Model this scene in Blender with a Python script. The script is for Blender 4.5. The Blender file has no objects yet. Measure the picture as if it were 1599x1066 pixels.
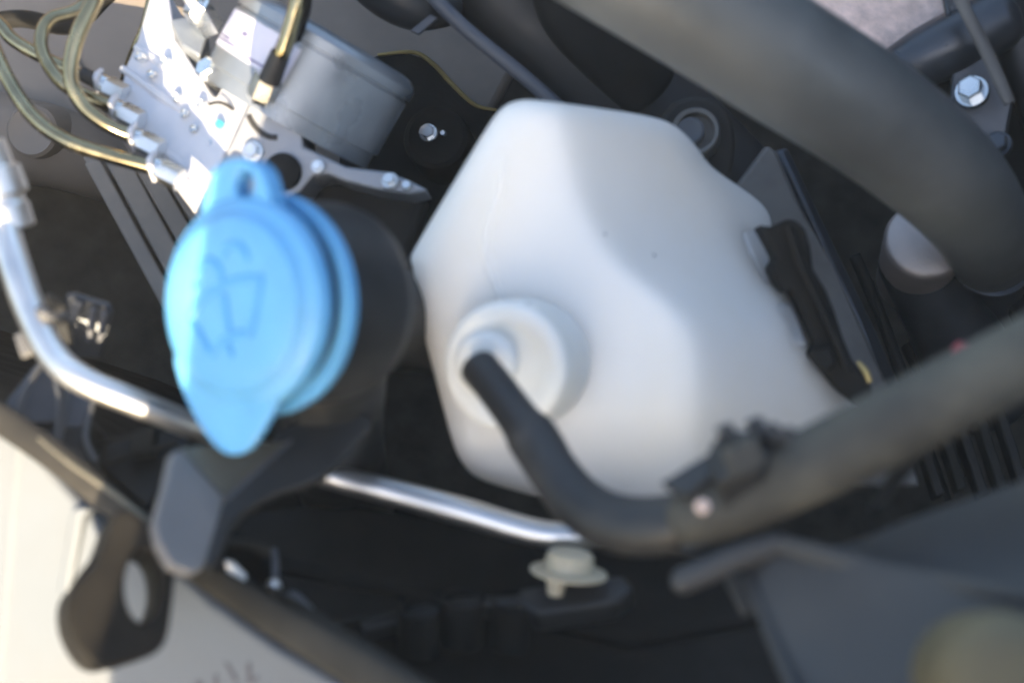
import bpy, bmesh, math, random
from mathutils import Vector, Matrix
random.seed(7)

# ------------------------------------------------------------------ camera
W_PX, H_PX, F_PX = 1599.0, 1066.0, 2310.0
CAM = Vector((0.0, 0.0, 1.45))
PITCH = math.radians(32.0)
RX = Vector((1, 0, 0))
UY = Vector((0, math.cos(PITCH), math.sin(PITCH)))
BZ = Vector((0, -math.sin(PITCH), math.cos(PITCH)))
scene = bpy.context.scene
col = scene.collection
cd = bpy.data.cameras.new('camera')
cam = bpy.data.objects.new('camera', cd)
col.objects.link(cam)
cam.location = CAM
cam.rotation_euler = (PITCH, 0, 0)
cd.sensor_width = 36.0
cd.lens = 36.0 * F_PX / W_PX
cd.clip_start = 0.01
cd.clip_end = 500.0
cd.dof.use_dof = True
cd.dof.focus_distance = 0.72
cd.dof.aperture_fstop = 7.2
scene.camera = cam


def D(v):
    """direction given as right / up / towards the photographer -> world"""
    return RX * v[0] + UY * v[1] + BZ * v[2]


def P(x, y, d):
    return CAM + D(((x - W_PX / 2) / F_PX * d, -(y - H_PX / 2) / F_PX * d, -d))


# ------------------------------------------------------------------ sky, sun
SUN = D((0.0, -0.58, 0.81)).normalized()
elev = math.asin(SUN.z)
world = bpy.data.worlds.new('World')
scene.world = world
world.use_nodes = True
nt = world.node_tree
bg = nt.nodes['Background']
sky = nt.nodes.new('ShaderNodeTexSky')
sky.sky_type = 'NISHITA'
sky.sun_disc = False
sky.sun_elevation = elev
sky.sun_rotation = math.atan2(SUN.x, SUN.y)
sky.air_density = 1.0
sky.dust_density = 2.0
sky.ozone_density = 0.2
nt.links.new(sky.outputs[0], bg.inputs[0])
bg.inputs[1].default_value = 0.15
sd = bpy.data.lights.new('sun', 'SUN')
sd.energy = 4.6
sd.angle = math.radians(0.2)
sd.color = (1.0, 0.81, 0.56)
sun = bpy.data.objects.new('sun', sd)
col.objects.link(sun)
sun.rotation_euler = SUN.to_track_quat('Z', 'Y').to_euler()
sun.location = CAM + SUN * 5
vs = scene.view_settings
vs.view_transform = 'Standard'
vs.look = 'None'
vs.gamma = 1.0
vs.exposure = 1.92
scene.render.engine = 'CYCLES'


# ------------------------------------------------------------------ materials
MATS = {}


def mat(name, colr, rough=0.5, metal=0.0, var=0.15, vscale=60.0, bump=0.0, bscale=600.0, col2=None, c2amt=0.5, c2scale=25.0,
        sss=0.0, sssr=(0.01, 0.01, 0.01), coat=0.0, spec=0.5, rvar=0.12, emboss=None):
    m = bpy.data.materials.new(name)
    m.use_nodes = True
    t = m.node_tree
    b = t.nodes['Principled BSDF']
    tc = t.nodes.new('ShaderNodeTexCoord')
    n1 = t.nodes.new('ShaderNodeTexNoise')
    n1.inputs['Scale'].default_value = vscale
    n1.inputs['Detail'].default_value = 5.0
    t.links.new(tc.outputs['Object'], n1.inputs['Vector'])
    mr = t.nodes.new('ShaderNodeMapRange')
    mr.inputs[1].default_value = 0.3
    mr.inputs[2].default_value = 0.7
    mr.inputs[3].default_value = 1.0 - var
    mr.inputs[4].default_value = 1.0 + var
    t.links.new(n1.outputs[0], mr.inputs[0])
    mx = t.nodes.new('ShaderNodeMix')
    mx.data_type = 'RGBA'
    mx.blend_type = 'MULTIPLY'
    mx.inputs[0].default_value = 1.0
    mx.inputs[6].default_value = (*colr, 1)
    if col2:
        n2 = t.nodes.new('ShaderNodeTexNoise')
        n2.inputs['Scale'].default_value = c2scale
        n2.inputs['Detail'].default_value = 6.0
        n2.inputs['Roughness'].default_value = 0.62
        t.links.new(tc.outputs['Object'], n2.inputs['Vector'])
        r2 = t.nodes.new('ShaderNodeMapRange')
        r2.inputs[1].default_value = 0.42
        r2.inputs[2].default_value = 0.68
        r2.inputs[3].default_value = 0.0
        r2.inputs[4].default_value = c2amt
        t.links.new(n2.outputs[0], r2.inputs[0])
        m2 = t.nodes.new('ShaderNodeMix')
        m2.data_type = 'RGBA'
        m2.inputs[6].default_value = (*colr, 1)
        m2.inputs[7].default_value = (*col2, 1)
        t.links.new(r2.outputs[0], m2.inputs[0])
        t.links.new(m2.outputs[2], mx.inputs[6])
    cb = t.nodes.new('ShaderNodeCombineColor')
    for i in range(3):
        t.links.new(mr.outputs[0], cb.inputs[i])
    t.links.new(cb.outputs[0], mx.inputs[7])
    t.links.new(mx.outputs[2], b.inputs['Base Color'])
    rr = t.nodes.new('ShaderNodeMapRange')
    rr.inputs[1].default_value = 0.3
    rr.inputs[2].default_value = 0.7
    rr.inputs[3].default_value = max(0.03, rough - rvar)
    rr.inputs[4].default_value = min(1.0, rough + rvar)
    t.links.new(n1.outputs[0], rr.inputs[0])
    t.links.new(rr.outputs[0], b.inputs['Roughness'])
    b.inputs['Metallic'].default_value = metal
    b.inputs['Specular IOR Level'].default_value = spec
    b.inputs['Coat Weight'].default_value = coat
    b.inputs['Coat Roughness'].default_value = 0.08
    if sss:
        b.inputs['Subsurface Weight'].default_value = sss
        b.inputs['Subsurface Radius'].default_value = sssr
        b.inputs['Subsurface Scale'].default_value = 1.0
    if bump:
        nb = t.nodes.new('ShaderNodeTexNoise')
        nb.inputs['Scale'].default_value = bscale
        nb.inputs['Detail'].default_value = 4.0
        t.links.new(tc.outputs['Object'], nb.inputs['Vector'])
        bn = t.nodes.new('ShaderNodeBump')
        bn.inputs['Strength'].default_value = bump
        bn.inputs['Distance'].default_value = 0.001
        t.links.new(nb.outputs[0], bn.inputs['Height'])
        t.links.new(bn.outputs[0], b.inputs['Normal'])
    MATS[name] = m
    return m


DUST = (0.10, 0.094, 0.083)
mat('tank_plastic', (0.84, 0.82, 0.775), 0.42, var=0.02, vscale=25, sss=0.9, sssr=(0.028, 0.028, 0.028), bump=0.04, bscale=900, col2=(0.74, 0.69, 0.58), c2amt=0.40, c2scale=13)
mat('cap_white', (0.76, 0.77, 0.74), 0.38, var=0.03, sss=0.4, sssr=(0.015, 0.015, 0.014), col2=(0.68, 0.64, 0.54), c2amt=0.35, c2scale=45)
mat('blue_plastic', (0.105, 0.34, 0.61), 0.42, var=0.06, vscale=90, sss=0.12, sssr=(0.001, 0.003, 0.006), bump=0.08, bscale=1200, col2=(0.13, 0.36, 0.58), c2amt=0.35, c2scale=55)
mat('blue_relief_shade', (0.078, 0.31, 0.595), 0.45, var=0.05, vscale=120)  # darker than the lid: shading of the raised symbol put into the colour
mat('black_plastic', (0.016, 0.017, 0.018), 0.5, var=0.3, bump=0.1, bscale=1800, col2=DUST, c2amt=0.09)
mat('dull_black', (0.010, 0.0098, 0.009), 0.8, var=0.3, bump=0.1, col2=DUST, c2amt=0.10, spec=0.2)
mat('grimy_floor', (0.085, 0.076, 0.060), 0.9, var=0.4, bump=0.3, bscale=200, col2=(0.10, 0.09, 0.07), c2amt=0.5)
mat('dusty_black', (0.018, 0.017, 0.015), 0.7, var=0.3, bump=0.1, spec=0.3, col2=DUST, c2amt=0.22, c2scale=18)
mat('rubber_hose', (0.078, 0.083, 0.083), 0.42, var=0.12, vscale=30, bump=0.1, col2=(0.165, 0.175, 0.172), c2amt=0.55, c2scale=9)
mat('washer_hose', (0.014, 0.015, 0.017), 0.55, var=0.15, bump=0.08, col2=DUST, c2amt=0.25, c2scale=30)
mat('dusty_sleeve', (0.036, 0.035, 0.030), 0.75, var=0.25, bump=0.2, bscale=900, col2=(0.17, 0.158, 0.12), c2amt=0.5, c2scale=20)
mat('grey_plastic', (0.085, 0.088, 0.095), 0.55, var=0.15, bump=0.1, col2=DUST, c2amt=0.35, c2scale=22)
mat('blue_grey_plastic', (0.075, 0.082, 0.098), 0.5, var=0.12, bump=0.1, col2=DUST, c2amt=0.2, c2scale=14)
mat('cover_grey', (0.034, 0.035, 0.037), 0.65, var=0.15, bump=0.15, bscale=1200, col2=(0.07, 0.065, 0.058), c2amt=0.45, c2scale=12)
mat('body_primer', (0.235, 0.20, 0.165), 0.6, var=0.12, vscale=30, col2=(0.12, 0.10, 0.08), c2amt=0.5, c2scale=12)
mat('rail_grey', (0.20, 0.185, 0.165), 0.6, var=0.15, bump=0.1, col2=(0.26, 0.235, 0.20), c2amt=0.4)
mat('white_paint', (0.150, 0.170, 0.192), 0.6, var=0.04, vscale=18, spec=0.2, col2=(0.15, 0.145, 0.135), c2amt=0.35, c2scale=15)
mat('aluminium_pipe', (0.66, 0.66, 0.66), 0.38, metal=1.0, var=0.06, bump=0.04, bscale=300, rvar=0.08)
mat('aluminium_cast', (0.30, 0.31, 0.33), 0.5, metal=0.7, var=0.12, bump=0.25, bscale=1500)
mat('aluminium_bright', (0.66, 0.66, 0.69), 0.5, metal=0.3, var=0.08, bump=0.1, bscale=900)
mat('motor_paint', (0.27, 0.295, 0.32), 0.35, metal=0.55, var=0.1, bump=0.05)
mat('zinc_bolt', (0.72, 0.74, 0.74), 0.28, metal=1.0, var=0.12)
mat('olive_brake_line', (0.36, 0.30, 0.17), 0.2, metal=1.0, var=0.2, vscale=90, col2=(0.25, 0.24, 0.17), c2amt=0.5, c2scale=60)
mat('label_paper', (0.55, 0.545, 0.63), 0.5, var=0.02)
mat('label_ink', (0.12, 0.11, 0.22), 0.6, var=0.05)
mat('marker_black', (0.015, 0.015, 0.016), 0.6)
mat('marker_teal', (0.06, 0.36, 0.42), 0.5)
mat('rough_casting', (0.80, 0.60, 0.51), 0.75, metal=0.0, var=0.2, vscale=150, bump=0.6, bscale=500, col2=(0.45, 0.36, 0.33), c2amt=0.6, c2scale=60)
mat('thermostat_metal', (0.42, 0.38, 0.36), 0.48, metal=0.7, var=0.15, bump=0.3, bscale=1200)
mat('dark_metal', (0.07, 0.078, 0.09), 0.38, metal=0.6, var=0.2, col2=DUST, c2amt=0.15)
mat('red_plastic', (0.45, 0.03, 0.06), 0.45, var=0.1)
mat('ivory_plastic', (0.52, 0.45, 0.32), 0.5, var=0.08, sss=0.2, sssr=(0.003, 0.002, 0.001))
mat('ochre_rubber', (0.10, 0.082, 0.045), 0.7, var=0.15, bump=0.1)
mat('weatherstrip', (0.024, 0.023, 0.019), 0.8, var=0.2, bump=0.15, spec=0.25, col2=DUST, c2amt=0.25)
mat('gold_zinc', (0.40, 0.31, 0.13), 0.4, metal=0.7, var=0.2)
mat('bracket_grey', (0.145, 0.142, 0.142), 0.55, var=0.12, bump=0.1, col2=DUST, c2amt=0.25)
mat('olive_bracket', (0.12, 0.112, 0.085), 0.6, var=0.15, bump=0.1, col2=(0.16, 0.145, 0.11), c2amt=0.4)
mat('rail_steel', (0.14, 0.135, 0.125), 0.55, metal=0.2, var=0.15, bump=0.1, col2=(0.06, 0.055, 0.05), c2amt=0.5)
mat('lug_black', (0.007, 0.0062, 0.005), 0.7, var=0.3, spec=0.15, bump=0.15, col2=DUST, c2amt=0.08)
mat('neck_black', (0.016, 0.0185, 0.021), 0.5, var=0.2, bump=0.08, bscale=1500, col2=(0.05, 0.05, 0.05), c2amt=0.15)
mat('grey_ink', (0.075, 0.072, 0.085), 0.6)

# ------------------------------------------------------------------ object helpers
WL = {}


def meshdata(name, verts, faces, smooth=35.0):
    me = bpy.data.meshes.new(name)
    me.from_pydata([tuple(v) for v in verts], [], faces)
    bm = bmesh.new()
    bm.from_mesh(me)
    bmesh.ops.recalc_face_normals(bm, faces=bm.faces)
    bm.to_mesh(me)
    bm.free()
    me.shade_smooth()
    me.set_sharp_from_angle(angle=math.radians(smooth))
    return me


def mk(name, vf, material, parent=None, smooth=35.0, bevel=0.0, seg=3, label=None):
    verts, faces = vf
    if parent is None:
        o0 = sum((Vector(v) for v in verts), Vector()) / len(verts)
        o0.z = min(Vector(v).z for v in verts)
    else:
        o0 = WL[parent.name]
    me = meshdata(name, [Vector(v) - o0 for v in verts], faces, smooth)
    o = bpy.data.objects.new(name, me)
    col.objects.link(o)
    me.materials.append(MATS[material])
    if parent is None:
        o.location = o0
    else:
        o.parent = parent
    WL[o.name] = o0
    if bevel:
        b = o.modifiers.new('bevel', 'BEVEL')
        b.width = bevel
        b.segments = seg
        b.limit_method = 'ANGLE'
        b.angle_limit = math.radians(30)
        b.harden_normals = False
    if label:
        o['label'] = label
    return o


def tag(o, label, cat, group=None):
    o['label'] = label
    o['category'] = cat
    if group:
        o['group'] = group
    return o


def structure(o, label=None):
    o['kind'] = 'structure'
    if label:
        o['label'] = label
    return o


def thing(name, label, cat, loc, group=None):
    o = bpy.data.objects.new(name, None)
    o.empty_display_size = 0.01
    col.objects.link(o)
    o.location = loc
    WL[o.name] = Vector(loc)
    return tag(o, label, cat, group)


def frame_of(axis, hint=None):
    a = Vector(axis).normalized()
    h = Vector(hint) if hint is not None else UY
    if abs(a.dot(h.normalized())) > 0.97:
        h = RX
    u = (h - a * h.dot(a)).normalized()
    return a, u, a.cross(u)


def catmull(pts, res):
    out = []
    n = len(pts)
    for i in range(n - 1):
        p0, p1, p2, p3 = pts[max(i - 1, 0)], pts[i], pts[i + 1], pts[min(i + 2, n - 1)]
        for k in range(res):
            t = k / res
            out.append(0.5 * ((2 * p1) + (p2 - p0) * t + (2 * p0 - 5 * p1 + 4 * p2 - p3) * t * t + (3 * p1 - p0 - 3 * p2 + p3) * t ** 3))
    out.append(pts[-1].copy())
    return out


def tube(pts, seg=24, res=8, world=False, capround=0.25, flat=1.0):
    """swept tube through (x, y, distance, radius in pixels)"""
    v4 = []
    for p in pts:
        if world:
            v4.append(Vector((*p[0], p[1])))
        else:
            w = P(p[0], p[1], p[2])
            v4.append(Vector((w.x, w.y, w.z, p[3] * p[2] / F_PX)))
    s = catmull(v4, res)
    C = [Vector(q[:3]) for q in s]
    Rr = [max(q[3], 1e-5) for q in s]
    T = []
    for i in range(len(C)):
        a = C[min(i + 1, len(C) - 1)] - C[max(i - 1, 0)]
        T.append(a.normalized())
    # rounded ends
    if capround:
        e0, e1 = [], []
        for a in (80, 60, 35):
            a = math.radians(a)
            e0.append((C[0] - T[0] * Rr[0] * capround * math.sin(a), Rr[0] * (1 - (1 - math.cos(a)) * min(1, capround * 1.2)), T[0]))
            e1.append((C[-1] + T[-1] * Rr[-1] * capround * math.sin(a), Rr[-1] * (1 - (1 - math.cos(a)) * min(1, capround * 1.2)), T[-1]))
        C = [e[0] for e in e0] + C + [e[0] for e in reversed(e1)]
        Rr = [e[1] for e in e0] + Rr + [e[1] for e in reversed(e1)]
        T = [e[2] for e in e0] + T + [e[2] for e in reversed(e1)]
    _, u, w = frame_of(T[0], BZ)
    verts, faces = [], []
    for i in range(len(C)):
        u = (u - T[i] * u.dot(T[i])).normalized()
        w = T[i].cross(u)
        for k in range(seg):
            a = 2 * math.pi * k / seg
            verts.append(C[i] + (u * math.cos(a) * flat + w * math.sin(a)) * Rr[i])
    for i in range(len(C) - 1):
        for k in range(seg):
            k2 = (k + 1) % seg
            faces.append((i * seg + k, i * seg + k2, (i + 1) * seg + k2, (i + 1) * seg + k))
    faces.append(tuple(reversed(range(seg))))
    faces.append(tuple(range((len(C) - 1) * seg, len(C) * seg)))
    return verts, faces


def lathe(c, axis, prof, seg=48, hint=None, a0=0.0, sx=1.0):
    a, u, w = frame_of(axis, hint)
    verts, faces = [], []
    for (h, r) in prof:
        for k in range(seg):
            t = a0 + 2 * math.pi * k / seg
            verts.append(c + a * h + (u * math.cos(t) * sx + w * math.sin(t)) * max(r, 1e-5))
    n = len(prof)
    for i in range(n - 1):
        for k in range(seg):
            k2 = (k + 1) % seg
            faces.append((i * seg + k, i * seg + k2, (i + 1) * seg + k2, (i + 1) * seg + k))
    faces.append(tuple(range(seg)))
    faces.append(tuple(range((n - 1) * seg, n * seg)))
    return verts, faces


def join(*vfs):
    V, Fc = [], []
    for v, f in vfs:
        b = len(V)
        V += list(v)
        Fc += [tuple(i + b for i in q) for q in f]
    return V, Fc


def chaikin(pts, n=2, closed=True):
    pts = [Vector(p) for p in pts]
    for _ in range(n):
        q = []
        m = len(pts)
        for i in range(m if closed else m - 1):
            a, b = pts[i], pts[(i + 1) % m]
            q += [a * 0.75 + b * 0.25, a * 0.25 + b * 0.75]
        pts = q if closed else [pts[0]] + q + [pts[-1]]
    return pts


def px(pts, d=None):
    return [P(p[0], p[1], p[2] if len(p) > 2 else d) for p in pts]


def poly_normal(pts):
    n = Vector()
    for i in range(len(pts)):
        a, b = pts[i], pts[(i + 1) % len(pts)]
        n += a.cross(b) if False else Vector(((a.y - b.y) * (a.z + b.z), (a.z - b.z) * (a.x + b.x), (a.x - b.x) * (a.y + b.y)))
    n.normalize()
    return n if n.dot(BZ) > 0 else -n


def plate(pts, thick, direction=None):
    n = poly_normal(pts) if direction is None else -Vector(direction)
    m = len(pts)
    verts = list(pts) + [p - n * thick for p in pts]
    faces = [tuple(range(m)), tuple(reversed(range(m, 2 * m)))]
    for i in range(m):
        j = (i + 1) % m
        faces.append((i, j, j + m, i + m))
    return verts, faces


def ringplate(outer, inner, thick):
    """plate with one hole; loops of equal length, matched"""
    n = poly_normal(outer)
    m = len(outer)
    verts = outer + inner + [p - n * thick for p in outer] + [p - n * thick for p in inner]
    faces = []
    for i in range(m):
        j = (i + 1) % m
        faces += [(i, j, m + j, m + i), (2 * m + i, 2 * m + j, 3 * m + j, 3 * m + i), (i, j, 2 * m + j, 2 * m + i), (m + i, m + j, 3 * m + j, 3 * m + i)]
    return verts, faces


def resample(pts, n, center):
    """closed loop sampled at n equal angles about center (pixel space)"""
    out = []
    for k in range(n):
        a = 2 * math.pi * k / n
        dx, dy = math.cos(a), math.sin(a)
        best = None
        for i in range(len(pts)):
            x1, y1 = pts[i][0] - center[0], pts[i][1] - center[1]
            x2, y2 = pts[(i + 1) % len(pts)][0] - center[0], pts[(i + 1) % len(pts)][1] - center[1]
            ex, ey = x2 - x1, y2 - y1
            den = dx * ey - dy * ex
            if abs(den) < 1e-9:
                continue
            t = (x1 * ey - y1 * ex) / den
            s = (x1 * dy - y1 * dx) / den
            if t > 0 and -1e-6 <= s <= 1 + 1e-6 and (best is None or t > best):
                best = t
        out.append((center[0] + dx * best, center[1] + dy * best))
    return out


def box(c, ax, ay, az):
    v = []
    for i in (-1, 1):
        for j in (-1, 1):
            for k in (-1, 1):
                v.append(c + ax * i + ay * j + az * k)
    f = [(0, 1, 3, 2), (4, 6, 7, 5), (0, 4, 5, 1), (2, 3, 7, 6), (0, 2, 6, 4), (1, 5, 7, 3)]
    return v, f


def onplane(x, y, p0, n):
    v = D(((x - W_PX / 2) / F_PX, -(y - H_PX / 2) / F_PX, -1.0))
    return CAM + v * ((p0 - CAM).dot(n) / v.dot(n))


def bolt(parent, name, x, y, d, r_px, axis, material='zinc_bolt', washer=True):
    """hexagon bolt head with washer"""
    r = r_px * d / F_PX
    c = P(x, y, d)
    o = mk(name, lathe(c, axis, [(-r * 1.2, r), (0, r), (r * 0.12, r * 0.86)], seg=6), material, parent, smooth=20)
    if washer:
        mk('washer', lathe(c - Vector(axis).normalized() * r * 0.9, axis, [(-r * 0.4, r * 1.35), (0, r * 1.35), (r * 0.1, r * 1.28)], seg=28), material, o)
    return o


# ------------------------------------------------------------------ the setting
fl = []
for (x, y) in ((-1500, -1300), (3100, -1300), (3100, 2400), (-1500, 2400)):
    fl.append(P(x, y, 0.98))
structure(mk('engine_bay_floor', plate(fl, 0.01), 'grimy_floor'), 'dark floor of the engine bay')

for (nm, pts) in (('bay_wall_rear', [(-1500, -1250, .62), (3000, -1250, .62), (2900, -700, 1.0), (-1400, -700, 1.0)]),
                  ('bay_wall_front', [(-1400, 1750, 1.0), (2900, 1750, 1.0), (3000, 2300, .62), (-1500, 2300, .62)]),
                  ('bay_shade_wall_right', [(1800, -1100, 1.0), (3100, -1500, .34), (3100, 2300, .34), (1800, 2100, 1.0)]),  # unseen wall, raised and moved inward to darken right-facing faces
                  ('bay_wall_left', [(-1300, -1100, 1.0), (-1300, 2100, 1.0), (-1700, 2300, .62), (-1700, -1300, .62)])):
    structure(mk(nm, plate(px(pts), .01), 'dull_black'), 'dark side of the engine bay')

# inner wing behind the valve block
wing = px([(-900, -900, .80), (760, -900, .78), (830, 60, .74), (770, 175, .735), (560, 380, .73), (330, 330, .72), (240, 262, .70), (110, 285, .69), (0, 258, .69), (-900, 230, .68)])
structure(mk('inner_wing_panel', plate(wing, 0.012), 'body_primer', bevel=0.004), 'brown grey inner wing panel behind the valve block')
bump1 = tube([(-150, 180, .69, 60), (20, 215, .69, 66), (130, 245, .70, 60), (240, 300, .72, 40)], capround=0.8)
mk('pressed_rib', bump1, 'body_primer', bpy.data.objects['inner_wing_panel'])
mk('pressed_boss', lathe(P(50, 205, .668), D((-.1, -.1, 1)), [(-.02, .013), (0, .012), (.0015, .0105), (.0005, .007), (.0005, .0001)], 40), 'body_primer', bpy.data.objects['inner_wing_panel'])
mk('pressed_bead', tube([(100, 90, .70, 16), (140, 160, .698, 18), (160, 250, .695, 16)], seg=16, flat=.6), 'body_primer', bpy.data.objects['inner_wing_panel'])
mk('seam_flange', plate(px([(-40, 100, .70), (120, 130, .70), (150, 220, .695), (120, 232, .695), (95, 160, .698), (-40, 130, .70)]), .003), 'body_primer', bpy.data.objects['inner_wing_panel'], bevel=.001)
structure(mk('chassis_leg', plate(px([(-700, 300, .80), (0, 255, .78), (150, 270, .78), (330, 520, .82), (300, 900, .8), (-700, 900, .78)]), 0.02), 'grimy_floor', bevel=.004), 'dark chassis leg under the pipe')

# ------------------------------------------------------------------ washer tank
TC = Vector((930, 470))
OUT = [(646, 420), (640, 404), (645, 392), (704, 292), (768, 186), (786, 166), (806, 157), (832, 155), (930, 168), (1020, 182), (1056, 196), (1088, 228), (1106, 258), (1146, 286), (1184, 312), (1202, 334), (1206, 360),
       (1212, 400), (1232, 455), (1254, 500), (1272, 545), (1304, 592), (1352, 640), (1345, 700), (1280, 760), (1150, 800), (1020, 806), (870, 783), (790, 762), (742, 746), (720, 722), (706, 690), (688, 620), (664, 532), (650, 470)]


def pdepth(nrm, p0, x, y):
    v = ((x - W_PX / 2) / F_PX, -(y - H_PX / 2) / F_PX, -1.0)
    q = ((p0[0] - W_PX / 2) / F_PX * p0[2], -(p0[1] - H_PX / 2) / F_PX * p0[2], -p0[2])
    return sum(a * b for a, b in zip(nrm, q)) / sum(a * b for a, b in zip(nrm, v))


def smax(vals, k):
    m = max(vals)
    return m + math.log(sum(math.exp((v - m) / k) for v in vals)) * k


BR = [(100, 862), (170, 872), (250, 886), (320, 906), (370, 930), (410, 962), (440, 1000), (465, 1040), (490, 1066), (530, 1082), (600, 1088), (700, 1080), (850, 1060)]


def ridge_x(y):
    for (y0, x0), (y1, x1) in zip(BR, BR[1:]):
        if y <= y1 or (y1, x1) == BR[-1]:
            t = max(0.0, min(1.0, (y - y0) / (y1 - y0)))
            return x0 + (x1 - x0) * t


SEAM = [(240, 788), (262, 785), (300, 780), (330, 768), (365, 758), (395, 758), (430, 768), (470, 784), (500, 790)]


def tank_depth(x, y):
    front = smax([pdepth((-.40, .06, .91), (765, 350, .4925), x, y),
                  pdepth((-.04, .10, .99), (860, 350, .492), x, y),
                  pdepth((-.02, -.50, .86), (900, 660, .4875), x, y)], 0.0030)
    b = sum(ridge_x(y + k * 9) for k in range(-4, 5)) / 9.0
    w = 10.0
    q = (x - b) / w
    sp = w * (q if q > 30 else math.log1p(math.exp(q)))
    sp2 = w * (lambda z: z if z > 30 else math.log1p(math.exp(z)))((x - b - 215) / w)
    # raised mould seam
    rid = 0.0
    if 240 < y < 500 and x < 860:
        for (ya, xa), (yb, xb) in zip(SEAM, SEAM[1:]):
            if ya <= y <= yb:
                sx = xa + (xb - xa) * (y - ya) / (yb - ya)
                rid = .0018 * math.exp(-((x - sx) / 5.0) ** 2) * min(1.0, (y - 240) / 40.0)
    return front + sp * 2.4e-4 + sp2 * 1.3e-4 - rid


NS = 300
ol = [(p.x, p.y) for p in chaikin([Vector((a, b, 0)) for a, b in OUT], 2)]
ol = resample(ol, NS, TC)
rings = [k / 64.0 for k in range(59)] + [.93, .945, .957, .968, .978, .986, .992, .997, 1.0]
verts, faces = [P(TC.x, TC.y, tank_depth(TC.x, TC.y))], []
for r in rings[1:]:
    for k in range(NS):
        x = TC.x + (ol[k][0] - TC.x) * r
        y = TC.y + (ol[k][1] - TC.y) * r
        d = tank_depth(x, y)
        L = math.hypot(ol[k][0] - TC.x, ol[k][1] - TC.y)
        s = (1 - r) * L
        RR = 34.0
        if s < RR:
            q = 1 - s / RR
            d += RR * .49 / F_PX * (1 - math.sqrt(max(0.0, 1 - q * q)))
        verts.append(P(x, y, d))
rim = verts[-NS:]
cen = P(TC.x, TC.y, .52)
for (back, sh) in ((.012, 1.0), (.035, .99), (.07, .97), (.105, .94), (.118, .90), (.121, .82)):
    for v in rim:
        verts.append(cen - BZ * back + (v - cen) * sh + BZ * 0 if False else v - BZ * back + (cen - v) * (1 - sh))
nr = len(rings) - 1 + 6
for k in range(NS):
    faces.append((0, 1 + k, 1 + (k + 1) % NS))
for i in range(nr - 1):
    for k in range(NS):
        k2 = (k + 1) % NS
        faces.append((1 + i * NS + k, 1 + i * NS + k2, 1 + (i + 1) * NS + k2, 1 + (i + 1) * NS + k))
faces.append(tuple(range(1 + (nr - 1) * NS, 1 + nr * NS)))
tank = thing('washer_tank', 'white translucent plastic washer fluid tank in the middle of the bay', 'tank', P(930, 500, .60))
mk('tank_shell', (verts, faces), 'tank_plastic', tank, smooth=60)
for (x, y, a) in ((945, 366, 3.2), (1022, 399, 3.6)):
    mk('dirt_speck', lathe(P(x, y, tank_depth(x, y) - .0002), D((.4, .1, .9)), [(-.0006, a * .49 / F_PX), (.0002, a * .4 * .49 / F_PX)], 10), 'grey_ink', tank)
# filler tube from tank to collar

mk('side_tab', plate([P(x, y, tank_depth(x, y) - .0015) for x, y in ((1158, 358), (1190, 352), (1202, 385), (1218, 440), (1196, 446), (1176, 405))], .006), 'tank_plastic', tank, bevel=.0025)
mk('side_tab', plate([P(x, y, tank_depth(x, y) - .0015) for x, y in ((1212, 470), (1240, 468), (1262, 520), (1264, 545), (1240, 545), (1222, 505))], .006), 'tank_plastic', tank, bevel=.0025)

# outlet cap on the tank
gn = D((-.30, -.04, .95)).normalized()
gc = P(786, 572, .468)
gr = .0212
gcap = thing('outlet_cap', 'round white screw cap with a hose spigot on the front of the washer tank', 'cap', gc - gn * .02)
mk('cap_skirt', lathe(gc, gn, [(-.026, gr * 1.02), (-.008, gr * 1.0), (-.003, gr * .985), (-.0008, gr * .95), (0, gr * .88), (0, gr * .70), (-.0012, gr * .62), (-.002, gr * .5), (-.002, .0001)], 72), 'cap_white', gcap, smooth=50)
sc_ = onplane(758, 566, gc, gn)
mk('spigot', lathe(sc_, gn, [(-.003, .0105), (.001, .0102), (.0028, .0092), (.0036, .0075), (.0036, .004), (.012, .0036), (.0125, .003)], 40), 'cap_white', gcap, smooth=50)
# ------------------------------------------------------------------ filler cap and neck
cn = D((-.54, -.03, .84)).normalized()
cc = P(370, 474, .405)
R = .0296
_, cu, cw = frame_of(cn, UY)
fc = thing('hinged_closure', 'sky blue hinged filler cap embossed with a windscreen washer symbol', 'cap', cc - cn * .02)
prof = [(.0030, .0001), (.0030, .5 * R), (.0030, .775 * R), (.0026, .80 * R), (.0006, .835 * R), (-.0001, .87 * R), (-.0006, .95 * R), (-.0018, .98 * R), (-.0032, .99 * R), (-.0056, .985 * R), (-.0058, .8 * R)]
mk('lid', lathe(cc, cn, prof, 96), 'blue_plastic', fc, smooth=50)
ft = cc - cn * .0008


def cap_plate(pts, z, thick, n=2):
    return plate([onplane(p.x, p.y, cc + cn * z, cn) for p in chaikin([Vector((a, b, 0)) for a, b in pts], n)], thick)


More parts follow.
